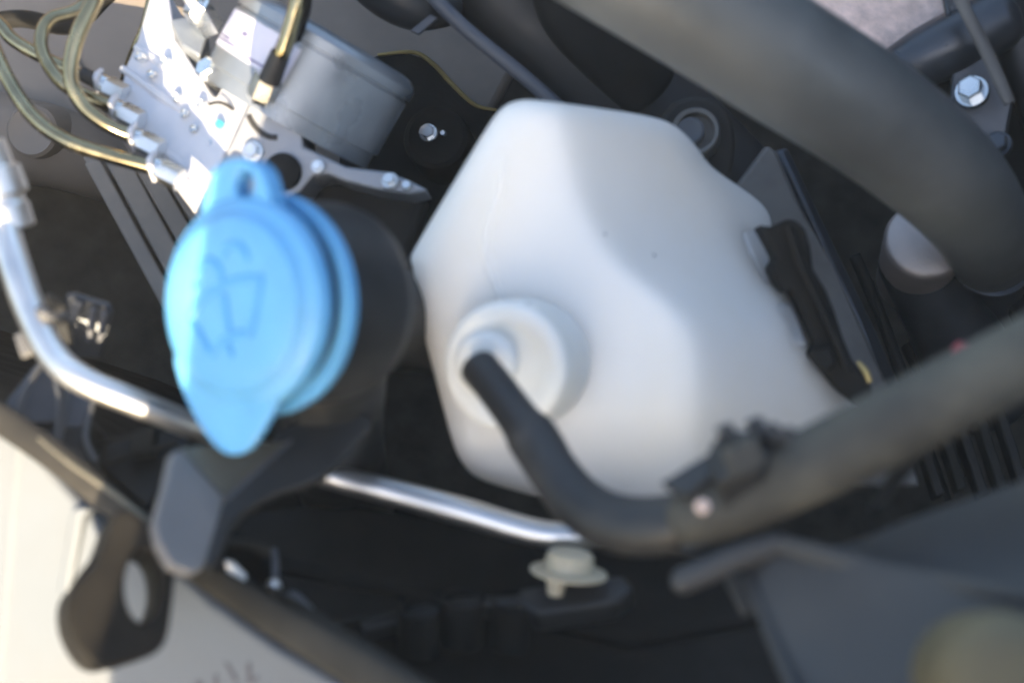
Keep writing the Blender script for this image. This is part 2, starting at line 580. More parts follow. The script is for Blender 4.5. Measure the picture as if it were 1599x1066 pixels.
mk('pull_tab', cap_plate([(266, 548), (278, 598), (300, 650), (328, 692), (352, 712), (382, 708), (404, 680), (430, 632), (462, 570), (440, 530), (300, 530)], -.0012, .0032), 'blue_plastic', fc, bevel=.001)
outer = resample([(p.x, p.y) for p in chaikin([Vector((a, b, 0)) for a, b in [(296, 385), (314, 322), (318, 280), (342, 250), (378, 243), (408, 260), (420, 300), (428, 345), (400, 385)]], 2)], 48, (374, 300))
inner = [(380 + 14 * math.cos(2 * math.pi * k / 48), 288 + 22 * math.sin(2 * math.pi * k / 48)) for k in range(48)]
hz = cc - cn * .002
mk('hinge_loop', ringplate([onplane(x, y, hz, cn) for x, y in outer], [onplane(x, y, hz, cn) for x, y in inner], .007), 'blue_plastic', fc, bevel=.0012)
mk('flange_ring', lathe(cc - cn * .0112, cn, [(-.0030, 1.0 * R), (-.0030, 1.05 * R), (-.001, 1.065 * R), (.0006, 1.055 * R), (.0010, 1.0 * R), (0, .88 * R)], 96), 'blue_plastic', fc, smooth=50)
mk('seal_ring', lathe(cc - cn * .008, cn, [(-.005, .90 * R), (.0028, .90 * R)], 72), 'dull_black', fc)
# embossed washer symbol
sym = mk('washer_symbol', cap_plate([(357, 500), (360, 500), (360, 503), (357, 503)], .0029, .0012, 0), 'blue_plastic', fc)


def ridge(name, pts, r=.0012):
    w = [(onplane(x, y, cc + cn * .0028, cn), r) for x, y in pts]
    mk(name, tube([(p, q) for p, q in w], seg=10, res=6, world=True, capround=.6), 'blue_relief_shade', sym)


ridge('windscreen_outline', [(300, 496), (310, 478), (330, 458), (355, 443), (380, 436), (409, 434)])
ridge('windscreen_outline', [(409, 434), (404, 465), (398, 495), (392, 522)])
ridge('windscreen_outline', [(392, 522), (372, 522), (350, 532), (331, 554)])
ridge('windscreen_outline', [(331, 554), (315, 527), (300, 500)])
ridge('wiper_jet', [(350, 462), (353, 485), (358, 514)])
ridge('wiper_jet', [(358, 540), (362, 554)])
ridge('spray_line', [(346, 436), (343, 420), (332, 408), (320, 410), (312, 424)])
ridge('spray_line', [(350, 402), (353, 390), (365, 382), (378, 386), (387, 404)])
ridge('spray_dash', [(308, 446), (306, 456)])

neck = thing('filler_neck', 'black plastic filler neck behind the blue cap leading into the tank', 'filler neck', cc - cn * .05 - BZ * .05)
mk('neck_collar', lathe(cc - cn * .0142, cn, [(0.003, .6 * R), (0, .99 * R), (-.004, 1.0 * R), (-.018, 1.0 * R), (-.024, 1.0 * R), (-.028, .97 * R), (-.030, .85 * R), (-.030, .01 * R)], 96), 'neck_black', neck, smooth=50)
mk('neck_tube', tube([(500, 530, .458, 108), (506, 590, .468, 98), (515, 660, .495, 84), (530, 730, .54, 74), (550, 800, .60, 66)], seg=40, capround=.8), 'neck_black', neck)
mk('neck_bracket', plate(px([(p.x, p.y, .450 - (p.y - 700) * .00013) for p in chaikin([Vector((a, b, 0)) for a, b in [(440, 660), (560, 640), (585, 662), (545, 700), (522, 728), (486, 752), (420, 772), (366, 806), (344, 862), (328, 892), (320, 872), (332, 826), (350, 778), (400, 732)]], 1)]), .004), 'neck_black', neck, bevel=.001)
mk('tank_branch', tube([(540, 480, .485, 85), (620, 500, .52, 80), (760, 510, .56, 76)], seg=32), 'neck_black', neck)

# ------------------------------------------------------------------ washer hose and dusty sleeve
wh = thing('washer_hose', 'thin grey rubber hose curving down from the white outlet cap', 'hose', P(960, 830, .41))
mk('hose', tube([(748, 574, .449, 31), (772, 603, .443, 31), (798, 638, .436, 32), (816, 662, .432, 34), (828, 678, .430, 40), (844, 702, .427, 41), (866, 738, .42, 40), (904, 784, .412, 43), (960, 816, .402, 46), (1035, 820, .393, 47), (1105, 798, .387, 45), (1200, 755, .38, 42)], seg=32, capround=.3), 'washer_hose', wh)
sl = thing('wiring_sleeve', 'thick dusty black conduit sleeve rising to the right edge over the bay', 'conduit', P(1350, 700, .38))
mk('sleeve', tube([(1075, 808, .378, 46), (1130, 788, .373, 52), (1220, 748, .367, 57), (1330, 695, .36, 60), (1450, 634, .354, 61), (1599, 558, .348, 61), (1720, 495, .343, 61), (1900, 400, .34, 61)], seg=36, capround=.5), 'dusty_sleeve', sl)
mk('locating_pin', lathe(P(1097, 790, .349), D((-.2, .1, 1)), [(-.004, .0012), (0, .0016), (.0008, .0014), (.0012, .0008)], 24), 'rough_casting', sl)
rc = thing('retaining_clip', 'black toothed plastic clip gripping the conduit in front of the tank', 'clip', P(1150, 730, .37))
mk('clip_blade', plate(px([(1030, 752, .372), (1112, 702, .370), (1140, 722, .367), (1070, 775, .366)]), .004), 'black_plastic', rc, bevel=.0008)
mk('clip_body', plate(px([(1104, 700, .366), (1116, 680, .367), (1150, 668, .367), (1190, 668, .366), (1215, 690, .364), (1190, 730, .356), (1120, 752, .357)]), .014), 'black_plastic', rc, bevel=.0015)
for (x, y) in ((1135, 676), (1182, 666), (1206, 676), (1230, 682)):
    c = P(x, y, .364)
    mk('clip_tooth', box(c, D((.0017, .0008, 0)), D((-.0009, .0019, 0)), D((0, 0, .004))), 'black_plastic', rc, bevel=.0005)
c = P(1160, 712, .355)
mk('clip_latch', box(c, D((.0042, .0018, 0)), D((-.0012, .0034, 0)), D((0, 0, .003))), 'dusty_sleeve', rc, bevel=.0008)
lt = mk('lower_tie', tube([(1360, 800, .372, 12), (1400, 745, .372, 14), (1440, 690, .372, 14), (1470, 640, .375, 12)], seg=14), 'dull_black')
tag(lt, 'black loom branch hanging under the dusty conduit at lower right', 'wire')

# ------------------------------------------------------------------ aluminium pipe
# the pipe dips behind the neck
ap = thing('refrigerant_pipe', 'bent bare aluminium pipe passing behind the filler neck', 'pipe', P(300, 700, .50))
mk('pipe', tube([(-200, -120, .50, 24), (-60, 150, .48, 24), (-8, 310, .468, 25), (18, 400, .458, 25), (50, 490, .450, 24), (84, 556, .443, 23), (130, 594, .438, 22), (210, 628, .440, 21), (310, 668, .452, 20), (480, 733, .484, 19), (600, 765, .485, 21), (720, 797, .48, 22), (830, 829, .475, 21), (905, 836, .472, 20), (1050, 838, .472, 20)], seg=28, res=10), 'aluminium_pipe', ap)
fa = D((-.28, .93, .15))
mk('pipe_fitting', lathe(P(2, 322, .466), fa, [(-.0085, .0065), (-.008, .0082), (-.001, .0085), (0, .0078), (.002, .0078), (.003, .0098), (.011, .0096), (.012, .008), (.02, .0075)], 32), 'aluminium_pipe', ap)
cl = thing('pipe_clip', 'small grey bracket clamping the aluminium pipe at far left', 'clip', P(60, 520, .48))
mk('clip_tab', plate(px([(20, 522, .455), (48, 512, .455), (60, 545, .453), (32, 558, .453)]), .003), 'grey_plastic', cl, bevel=.0006)
mk('clip_band', tube([(58, 470, .462, 8), (66, 488, .445, 9), (92, 498, .452, 8), (100, 494, .462, 8)], seg=12), 'grey_plastic', cl)
mk('clip_arm', plate(px([(60, 470, .475), (72, 462, .47), (100, 480, .475), (110, 540, .48), (80, 520, .48)]), .003), 'black_plastic', cl, bevel=.0006)
br = thing('slotted_bracket', 'grey slotted bracket standing beside the bend of the aluminium pipe', 'bracket', P(130, 540, .52))
mk('bracket_plate', plate(px([(102, 462, .50), (112, 458, .50), (172, 476, .505), (176, 490, .505), (158, 560, .51), (100, 560, .51), (108, 510, .505)]), .003), 'dark_metal', br, bevel=.001)
for dx in (0, 17):
    mk('slot_rib', plate(px([(140 + dx, 482 + dx * .3, .499), (150 + dx, 484 + dx * .3, .499), (143 + dx, 534, .503), (133 + dx, 536, .503)]), .002), 'blue_grey_plastic', br, bevel=.0006)
mk('bracket_foot', plate(px([(112, 470, .497), (130, 476, .497), (118, 500, .499), (106, 515, .501)]), .002), 'grey_plastic', br, bevel=.0006)
fb = thing('finned_bracket', 'grey blue finned support under the aluminium pipe at left', 'bracket', P(90, 650, .50))
mk('fin_plate', plate(px([(62, 560, .485), (8, 628, .478), (30, 660, .476), (86, 660, .478), (98, 600, .484)]), .003), 'blue_grey_plastic', fb, bevel=.0008)
mk('fin_plate', plate(px([(100, 600, .484), (152, 612, .486), (128, 668, .480), (90, 668, .478)]), .003), 'blue_grey_plastic', fb, bevel=.0008)
for pts in ([(66, 565, .482, 5), (36, 620, .474, 5), (20, 690, .47, 5)], [(84, 575, .482, 5), (92, 630, .474, 5), (84, 710, .47, 5)], [(108, 600, .482, 5), (100, 650, .474, 5), (86, 720, .47, 5)], [(150, 612, .482, 5), (134, 680, .474, 5), (150, 720, .47, 5)]):
    mk('fin_rib', tube(pts, seg=10), 'grey_plastic', fb)
mk('support_post', plate(px([(20, 640, .482), (150, 655, .482), (134, 690, .478), (150, 740, .475), (60, 745, .475), (10, 690, .478)]), .02), 'black_plastic', fb, bevel=.002)
lb = thing('lamp_bracket', 'dusty dark bracket web between the pipe and the fender edge', 'bracket', P(230, 720, .50))
mk('web', plate(px([(160, 690, .50), (270, 655, .50), (300, 690, .50), (260, 740, .49), (230, 790, .48), (150, 720, .49)]), .004), 'dusty_black', lb, bevel=.001)
mk('web_rib', tube([(165, 722, .485, 5), (220, 708, .487, 5), (275, 690, .49, 5)], seg=10), 'weatherstrip', lb)
mk('web_rib', tube([(150, 692, .49, 4), (210, 678, .492, 4), (270, 668, .495, 4)], seg=10), 'weatherstrip', lb)
mk('web_box', plate(px([(205, 672, .487), (240, 664, .487), (236, 708, .485), (200, 712, .485)]), .008), 'weatherstrip', lb, bevel=.001)

# ------------------------------------------------------------------ fender at lower left
NF = Vector((-.30, -.06, .95)).normalized()


def fd(x, y):
    return pdepth(NF, (136, 800, .446), x, y)


def fpx(pts, lift=0.0):
    return [P(x, y, fd(x, y) - lift) for x, y in pts]


fe = thing('fender_edge', 'white painted fender flange in sunlight at the lower left corner', 'fender', P(150, 1000, .46))
mk('fender_panel', plate(fpx([(-700, 330), (-100, 620), (0, 672), (60, 712), (136, 800), (170, 850), (250, 866), (330, 940), (430, 1010), (560, 1085), (760, 1200), (1100, 1500), (-700, 1500)]), .006), 'white_paint', fe, bevel=.002)
mk('fender_flange', plate([P(x, y, fd(x, y) + l) for x, y, l in ((126, 804, -.002), (140, 796, -.002), (182, 790, .020), (164, 862, .020), (150, 890, .012), (104, 938, -.002))], .004), 'white_paint', fe, bevel=.001)
mk('pressed_ridge', tube([(x, y, fd(x, y), w) for x, y, w in ((30, 692, 8), (22, 780, 10), (12, 900, 10), (0, 1080, 10), (-10, 1300, 10))], seg=14, flat=.35), 'white_paint', fe)
for pts in ([(349, 1032), (357, 1036), (372, 1062), (366, 1064)], [(384, 1034), (391, 1034), (393, 1066), (386, 1066)], [(393, 1058), (402, 1054), (404, 1060), (394, 1064)], [(334, 1052), (339, 1052), (341, 1074), (335, 1074)], [(305, 1062), (314, 1060), (316, 1074), (308, 1074)]):
    mk('stamped_mark', plate(fpx(pts, .0003), .0004), 'grey_ink', fe)
# vertical apron hanging from the fender edge down to the floor
V, Fc = [], []
ap_line = [(-1500, 60), (-700, 400), (-100, 632), (0, 680), (60, 722), (120, 800), (200, 880), (330, 948), (430, 1018), (560, 1092), (760, 1210), (1000, 1350), (1500, 1560), (2600, 1800)]
for x, y in ap_line:
    a = P(x, y, fd(x, y) + .009)
    b = P(x, y, 1.05)
    b = b + (P(x, y, fd(x, y)) - P(x, y, 1.05)).project(RX) * .9 + (P(x, y, fd(x, y)) - P(x, y, 1.05)).project(UY) * .9
    V += [a, b, b + D((-.006, -.01, 0)), a + D((-.006, -.01, 0))]
for i in range(len(ap_line) - 1):
    for k in range(4):
        Fc.append((4 * i + k, 4 * i + (k + 1) % 4, 4 * i + 4 + (k + 1) % 4, 4 * i + 4 + k))
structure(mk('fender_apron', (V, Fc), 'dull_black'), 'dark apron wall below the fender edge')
gs = thing('fender_gutter', 'dark rubber gutter strip running along the top of the white fender', 'seal', P(100, 760, .45))
mk('gutter_strip', tube([(x, y, fd(x, y) - .004, w) for x, y, w in ((-200, 545, 22), (-40, 630, 24), (60, 694, 24), (150, 764, 23), (235, 840, 16))], seg=20, flat=.4), 'dusty_black', gs)
mk('bright_lip', tube([(x, y, fd(x, y) - .010, w) for x, y, w in ((60, 684, 2), (110, 724, 3.5), (180, 772, 4.5), (232, 812, 4))], seg=12), 'olive_bracket', gs)
ws = thing('bonnet_seal', 'long dark weatherstrip slanting down along the fender to the bottom edge', 'seal', P(450, 950, .43))
mk('seal_strip', tube([(x, y, fd(x, y) - .004, w) for x, y, w in ((262, 864, 15), (340, 910, 23), (430, 966, 28), (540, 1032, 32), (680, 1118, 36), (860, 1236, 40))], seg=24, flat=.35), 'weatherstrip', ws)
mk('seal_lip', tube([(x, y, fd(x, y) + .004, w) for x, y, w in ((430, 922, 7), (520, 980, 9), (620, 1042, 10), (760, 1132, 11))], seg=14), 'weatherstrip', ws)

# eyelet and grey bracket in front of it
ey = thing('eyelet_bracket', 'dark brown hinge lug with an oval hole in front of the white fender', 'bracket', P(190, 1000, .40))
eo = [(182, 786), (215, 800), (256, 842), (276, 872), (270, 940), (262, 1002), (240, 1024), (196, 1036), (150, 1046), (120, 1012), (102, 966), (106, 918), (146, 884), (160, 850)]
eo = resample([(p.x, p.y) for p in chaikin([Vector((a, b, 0)) for a, b in eo], 2)], 56, (222, 912))
ei = [(224 + 29 * math.cos(2 * math.pi * k / 56), 914 + 57 * math.sin(2 * math.pi * k / 56)) for k in range(56)]
ez = lambda x, y: .392 + (x - 190) * .00006 - (y - 912) * .00004
mk('lug', ringplate([P(x, y, ez(x, y)) for x, y in eo], [P(x, y, ez(x, y)) for x, y in ei], .030), 'lug_black', ey, bevel=.0012)
mk('lug_skirt', plate(px([(p.x, p.y, .402) for p in chaikin([Vector((a, b, 0)) for a, b in [(160, 850), (104, 916), (98, 965), (118, 1014), (150, 1050), (200, 1040), (170, 1000), (150, 940), (160, 890)]], 2)]), .014), 'lug_black', ey, bevel=.002)
gb = thing('grey_bracket', 'grey angled bracket plate below the tip of the blue cap', 'bracket', P(290, 830, .42))
mk('bracket_face', plate(px([(268, 706, .408), (282, 700, .408), (352, 776, .414), (336, 826, .404), (320, 884, .396), (300, 896, .394), (266, 884, .393), (246, 848, .394), (240, 816, .395), (256, 760, .401)]), .004), 'bracket_grey', gb, bevel=.001)
mk('bracket_return', plate(px([(282, 698, .409), (340, 690, .425), (452, 688, .437), (400, 732, .425), (354, 778, .4155)]), .004), 'olive_bracket', gb, bevel=.001)
mk('bracket_lip', tube([(352, 780, .413, 3.5), (400, 735, .422, 3.5), (454, 688, .434, 3)], seg=10), 'blue_grey_plastic', gb)

# ------------------------------------------------------------------ dark front structure at the bottom centre
rs = thing('radiator_shroud', 'black plastic shroud filling the bottom centre below the pipe', 'shroud', P(800, 1000, .55))
mk('shroud_top', plate(px([(330, 800, .52), (520, 775, .53), (900, 850, .53), (1180, 880, .52), (1200, 960, .49), (980, 1000, .49), (720, 940, .50), (420, 880, .505)]), .02), 'dull_black', rs, bevel=.004)
mk('shroud_front', plate(px([(420, 885, .503), (720, 945, .498), (980, 1005, .488), (1200, 965, .488), (1300, 1300, .44), (600, 1300, .44)]), .01), 'dull_black', rs, bevel=.004)
mk('shroud_ledge', tube([(470, 985, .49, 7), (560, 968, .485, 7), (640, 956, .482, 7), (676, 962, .48, 7)], seg=12), 'weatherstrip', rs)
for (x, y, h) in ((655, 975, 36), (722, 960, 40), (800, 965, 44)):
    mk('shroud_socket', lathe(P(x, y, .475), D((.05, .95, .3)), [(-.010, .0065), (.006, .0072), (.0066, .0062), (.002, .0055), (.002, .0001)], 28), 'dull_black', rs)
mk('clip_seat', plate(px([(812, 916, .470), (880, 908, .470), (972, 896, .470), (990, 915, .466), (960, 940, .462), (840, 958, .462), (806, 940, .466)]), .010), 'black_plastic', rs, bevel=.0015)
mk('shroud_rib', plate(px([(560, 968, .478), (700, 930, .480), (812, 926, .474), (812, 940, .470), (700, 948, .474), (566, 984, .474)]), .006), 'black_plastic', rs, bevel=.001)
pc = thing('push_clip', 'small ivory plastic push clip under the end of the aluminium pipe', 'clip', P(888, 920, .47))
pa = D((.10, .985, .12)).normalized()
c0 = P(888, 892, .462)
mk('clip_head', lathe(c0, pa, [(.0006, .0078), (.005, .0075), (.0062, .0066), (.0064, .003)], 36), 'ivory_plastic', pc)
mk('clip_flange', lathe(c0, pa, [(-.0008, .0110), (-.0004, .0122), (.0002, .0122), (.0006, .0110)], 40), 'ivory_plastic', pc)
mk('clip_stem', lathe(c0 - RX * .0035, pa, [(-.0075, .0024), (-.006, .0028), (-.0008, .0034)], 20), 'ivory_plastic', pc)
for (x, y, d, a, b, lab) in ((366, 892, .43, 17, 11, 'pale'), (468, 942, .435, 20, 12, 'grey')):
    o = mk('edge_clip', plate(px([(x - a, y - b * 1.6, d), (x - a * .2, y - b * 1.2, d), (x + a, y + b * .7, d), (x + a * .9, y + b * 1.6, d), (x - a * .7, y + b * .2, d)]), .004), 'blue_grey_plastic' if lab == 'grey' else 'cap_white', None, bevel=.0008)
    tag(o, 'small %s clip on the weatherstrip %s' % (lab, 'near the filler neck foot' if lab == 'pale' else 'right of the tiny round bolt'), 'clip')
bo = thing('edge_bolt', 'tiny shiny round bolt between the two small clips on the weatherstrip', 'bolt', P(424, 920, .44))
bolt(bo, 'bolt_head', 424, 919, .432, 9, D((-.2, -.2, 1)))
pk = thing('seal_peg', 'thin upright grey peg behind the tiny round bolt', 'peg', P(430, 890, .46))
mk('peg_shaft', tube([(430, 905, .45, 6), (430, 880, .455, 6), (428, 858, .46, 5)], seg=12), 'blue_grey_plastic', pk)
mk('peg_strap', tube([(352, 845, .46, 8), (385, 848, .458, 7), (420, 858, .455, 7)], seg=12), 'weatherstrip', pk)

# ------------------------------------------------------------------ cover at lower right
cv = thing('slam_panel_cover', 'grey plastic cover with folded edges in the lower right corner', 'cover', P(1400, 1000, .40))
mk('upper_face', plate(px([(1196, 838, .372), (1290, 856, .372), (1420, 806, .366), (1620, 738, .356), (2000, 600, .33), (2000, 960, .29), (1599, 926, .322), (1400, 894, .348)]), .004), 'cover_grey', cv, bevel=.0015)
mk('lower_face', plate(px([(1165, 880, .376), (1200, 842, .3705), (1400, 897, .3465), (1600, 929, .3205), (2000, 965, .2885), (2000, 1500, .27), (1440, 1500, .29), (1235, 1075, .345)]), .004), 'cover_grey', cv, bevel=.0015)
mk('side_lip', tube([(1172, 898, .374, 12), (1205, 990, .358, 12), (1240, 1075, .343, 12), (1330, 1290, .31, 12)], seg=14), 'cover_grey', cv)
mk('fold_edge', tube([(1198, 842, .3695, 16), (1290, 866, .358, 17), (1400, 896, .345, 17), (1600, 929, .319, 18), (1800, 950, .30, 18)], seg=16, flat=.5), 'cover_grey', cv)
mk('lip_rod', tube([(1066, 906, .372, 21), (1110, 886, .371, 22), (1160, 864, .37, 23), (1215, 845, .369, 22)], seg=20, capround=.9), 'cover_grey', cv)
mk('lip_tab', plate(px([(1062, 848, .378), (1150, 808, .376), (1160, 826, .374), (1070, 862, .376)]), .003), 'cover_grey', cv, bevel=.0008)
mk('hanging_tab', plate(px([(1130, 900, .392), (1160, 895, .392), (1180, 950, .388), (1160, 960, .388)]), .004), 'black_plastic', cv, bevel=.001)
kb = mk('bump_stop', lathe(P(1575, 1062, .285), D((-.1, .2, 1)), [(-.03, .0135), (-.008, .0135), (-.002, .0125), (.001, .010), (.002, .006), (.002, .0001)], 56), 'ochre_rubber', smooth=50)
tag(kb, 'round ochre rubber bump stop cut off by the bottom right corner', 'bump stop')

# ------------------------------------------------------------------ rail and clip right of the tank
rl = thing('side_rail', 'slate grey metal rail slanting down behind the right side of the tank', 'rail', P(1300, 500, .62))
mk('rail_web', plate(px([(1140, 300, .60), (1198, 224, .60), (1214, 236, .60), (1246, 310, .60), (1300, 412, .60), (1352, 520, .595), (1396, 620, .59), (1440, 760, .585), (1330, 760, .585), (1200, 400, .595)]), .006), 'rail_steel', rl, bevel=.002)
mk('rail_flange', plate(px([(1214, 232, .612), (1232, 228, .615), (1300, 372, .615), (1372, 520, .61), (1450, 700, .60), (1420, 720, .598), (1340, 500, .603), (1250, 305, .610)]), .006), 'dark_metal', rl, bevel=.002)
tc_ = thing('tank_side_clip', 'black ribbed plastic connector strip clipped on the right edge of the tank', 'clip', P(1280, 500, .54))
mk('clip_strip', plate(px([(a, b, .524) for a, b in [(1186, 350), (1200, 354), (1214, 350), (1228, 342), (1244, 344), (1258, 358), (1266, 384), (1270, 420), (1290, 452), (1304, 486), (1318, 530), (1332, 562), (1352, 586), (1363, 606), (1360, 622), (1348, 634), (1310, 604), (1276, 570), (1260, 552), (1272, 536), (1262, 508), (1246, 470), (1236, 452), (1226, 458), (1212, 440), (1205, 416), (1214, 402), (1204, 382)]]), .016), 'dull_black', tc_, bevel=.0012)
mk('clip_ridge', tube([(1232, 356, .522, 6), (1246, 400, .521, 7), (1268, 450, .521, 7), (1296, 510, .521, 7), (1326, 580, .521, 6)], seg=12), 'dull_black', tc_)
mk('clip_tongue', plate(px([(1264, 548, .519), (1296, 540, .519), (1306, 566, .518), (1290, 584, .518)]), .006), 'dull_black', tc_, bevel=.001)
mk('brass_edge', tube([(1340, 565, .516, 3), (1352, 580, .515, 5), (1358, 596, .515, 4)], seg=10), 'gold_zinc', tc_)
# dark rods behind
for i, (pts, lab) in enumerate((([(1335, 400, .66, 10), (1370, 480, .66, 10), (1400, 560, .655, 10), (1450, 700, .65, 10)], 'thin dark metal rod running close beside the grey rail'),
                                ([(1360, 440, .66, 5), (1385, 520, .655, 5), (1400, 575, .655, 6), (1430, 640, .65, 6), (1480, 780, .64, 6)], 'thin bright edged cable behind the rail at right'),
                                ([(1420, 540, .68, 14), (1460, 620, .67, 14), (1510, 740, .66, 14)], 'dark pipe deep in the gap below the thermostat housing'))):
    o = mk('engine_rod', tube(pts, seg=14), 'dusty_black' if i != 1 else 'weatherstrip')
    tag(o, lab, 'rod')

# bushing
bu = thing('rubber_bushing', 'round bushing with concentric rings peeking over the top right of the tank', 'bushing', P(1085, 220, .64))
bc, ba = P(1086, 205, .600), D((-.15, .1, 1))
mk('outer_sleeve', lathe(bc, ba, [(-.02, .0098), (0, .0098), (.0008, .0092), (.0004, .0078), (-.004, .0074), (-.004, .0001)], 48), 'rail_steel', bu)
mk('inner_core', lathe(bc - RX * .0018 - BZ * .001, ba, [(-.004, .0058), (.001, .0056), (.0018, .0046), (.0014, .003), (.0014, .0001)], 40), 'grey_plastic', bu)
mk('bushing_arm', plate(px([(p.x, p.y, .612) for p in chaikin([Vector((a, b, 0)) for a, b in [(1030, 170), (1085, 145), (1140, 165), (1152, 230), (1135, 300), (1080, 330), (1010, 300)]], 2)]), .012), 'dusty_black', bu, bevel=.002)

# ------------------------------------------------------------------ big radiator hose
rh = thing('radiator_hose', 'wide grey rubber radiator hose crossing the top right corner', 'hose', P(1300, 200, .60))
mk('hose', tube([(560, -330, .46, 104), (760, -190, .462, 104), (930, -85, .466, 103), (1090, 10, .475, 102), (1230, 98, .487, 100), (1360, 182, .505, 96), (1460, 262, .53, 90), (1516, 325, .565, 80), (1540, 372, .60, 71), (1546, 398, .635, 65)], seg=48, capround=.1), 'rubber_hose', rh)
mk('hose_clip', lathe(P(1546, 400, .628), D((.02, -.42, -.9)), [(0, .0172), (.0006, .0186), (.0026, .0186), (.0032, .0172)], 64), 'dark_metal', rh)
th = thing('thermostat_housing', 'dull cast metal outlet housing under the end of the radiator hose', 'housing', P(1450, 480, .66))
mk('outlet_pipe', tube([(1547, 410, .635, 58), (1550, 470, .67, 62), (1560, 580, .70, 66)], seg=32), 'dark_metal', th)
mk('housing_dome', lathe(P(1448, 372, .605), D((-.12, .30, .95)), [(-.05, .0150), (-.012, .0168), (-.004, .0172), (-.001, .0165), (0, .0150), (.0008, .008), (.001, .0001)], 56), 'thermostat_metal', th, smooth=50)
mk('housing_skirt', tube([(1430, 400, .63, 62), (1480, 500, .65, 66), (1540, 620, .67, 80)], seg=28), 'dark_metal', th)
rd = mk('red_connector', lathe(P(1512, 548, .42), D((.2, .9, .3)), [(-.01, .0045), (0, .0045), (.0014, .0038), (.0018, .0015)], 28), 'red_plastic')
tag(rd, 'small red cap peeking over the dusty conduit at right', 'cap')

# ------------------------------------------------------------------ engine parts in the top right corner
eg = thing('engine_casting', 'sandy rough engine casting in the top right corner behind the hose', 'casting', P(1400, 40, .70))
mk('casting_face', plate(px([(1200, -400, .66), (1560, -400, .66), (1500, 20, .64), (1470, 75, .635), (1380, 120, .63), (1250, 60, .64), (1180, -60, .65)]), .03), 'rough_casting', eg, bevel=.004)
wp = thing('pump_flange', 'dark metal pump flange with bolts at the right edge of the top corner', 'flange', P(1520, 140, .68))
mk('pump_body', tube([(1388, 118, .615, 36), (1440, 92, .612, 46), (1500, 62, .61, 50), (1560, 30, .61, 50)], seg=32, capround=.5), 'dark_metal', wp)
mk('flange_plate', plate(px([(1462, -60, .602), (1486, -60, .602), (1530, 40, .602), (1566, 110, .602), (1582, 165, .602), (1570, 230, .604), (1520, 250, .606), (1480, 190, .606), (1490, 90, .605)]), .006), 'dark_metal', wp, bevel=.0015)
mk('flange_lip', tube([(1478, -60, .584, 9), (1500, 0, .584, 10), (1540, 80, .584, 11), (1576, 160, .584, 10)], seg=14, flat=.5), 'rail_steel', wp)
mk('pulley_rim', tube([(1540, -60, .615, 34), (1572, 20, .615, 36), (1610, 120, .615, 36), (1650, 240, .615, 36)], seg=24), 'black_plastic', wp)
mk('back_plate', plate(px([(1380, 130, .64), (1560, 60, .64), (1800, 60, .64), (1800, 520, .64), (1600, 520, .64), (1480, 300, .64)]), .01), 'dull_black', wp, bevel=.002)
b1 = bolt(wp, 'flange_bolt', 1514, 136, .592, 20, D((-.45, .25, .85)))
b2 = bolt(wp, 'flange_bolt', 1556, 220, .594, 16, D((-.45, .25, .85)), 'dark_metal')
er = mk('rough_bracket', plate(px([(1590, -60, .66), (1760, -60, .66), (1760, 150, .66), (1612, 110, .66), (1580, 30, .66)]), .02), 'rough_casting', bevel=.003)
tag(er, 'tan cast bracket slice at the right end of the top edge', 'bracket')

# ------------------------------------------------------------------ dark ducts top centre
du = thing('air_duct', 'broad black plastic duct slanting behind the top of the tank', 'duct', P(900, 120, .72))
mk('duct_body', tube([(480, -330, .64, 95), (700, -120, .64, 95), (860, 30, .645, 92), (1000, 160, .65, 88), (1160, 310, .66, 80)], seg=36, flat=.6), 'black_plastic', du)
mk('duct_edge', tube([(560, -140, .612, 12), (700, 20, .61, 12), (830, 130, .612, 12), (960, 250, .62, 12)], seg=14), 'blue_grey_plastic', du)
mk('duct_bellow', tube([(880, -60, .615, 58), (900, 10, .615, 62), (950, 70, .62, 60), (1010, 130, .63, 55)], seg=28), 'dull_black', du)
tb = thing('throttle_cable_boot', 'rounded dark plastic boot at the top edge left of the air duct', 'boot', P(640, 20, .66))
mk('boot_body', tube([(545, -70, .62, 40), (600, -20, .62, 44), (650, 8, .62, 40), (700, 14, .625, 28)], seg=28, capround=.8), 'black_plastic', tb)
mk('boot_strip', plate(px([(640, 48, .612), (672, 22, .612), (684, 28, .612), (654, 54, .612)]), .003), 'blue_grey_plastic', tb, bevel=.0006)

ef = thing('engine_fins', 'row of dull brown cast fins in the dark gap under the conduit at right', 'fins', P(1480, 700, .66))
for k, (x, y) in enumerate(((1405, 600), (1440, 590), (1474, 600), (1510, 610), (1548, 620))):
    mk('fin', plate([P(x, y, .635), P(x + 14, y - 6, .635), P(x + 72, y + 170, .62), P(x + 56, y + 176, .62)], .012), 'weatherstrip' if k % 2 else 'dusty_black', ef, bevel=.001)
# black mounting plate behind the motor
mp = thing('mounting_plate', 'black shaped mounting plate with a silver bolt between motor and tank', 'bracket', P(680, 260, .70))
mk('plate_face', plate(px([(p.x, p.y, .685) for p in chaikin([Vector((a, b, 0)) for a, b in [(560, 96), (600, 84), (655, 84), (690, 116), (742, 168), (800, 176), (800, 330), (700, 420), (560, 400), (520, 250)]], 1)]), .01), 'dull_black', mp, bevel=.001)
mk('plate_edge', tube([(590, 86, .683, 2.5), (645, 82, .683, 3.5), (676, 100, .683, 4), (710, 136, .683, 4), (742, 164, .683, 3.5), (775, 172, .683, 2.5)], seg=8), 'gold_zinc', mp)
mk('rubber_mount', lathe(P(680, 214, .655), D((-.1, .1, 1)), [(-.03, .0150), (-.004, .0150), (-.001, .0140), (0, .012), (-.001, .009), (-.001, .0001)], 48), 'dull_black', mp)
bolt(mp, 'mount_bolt', 667, 205, .645, 11, D((-.1, .1, 1)))
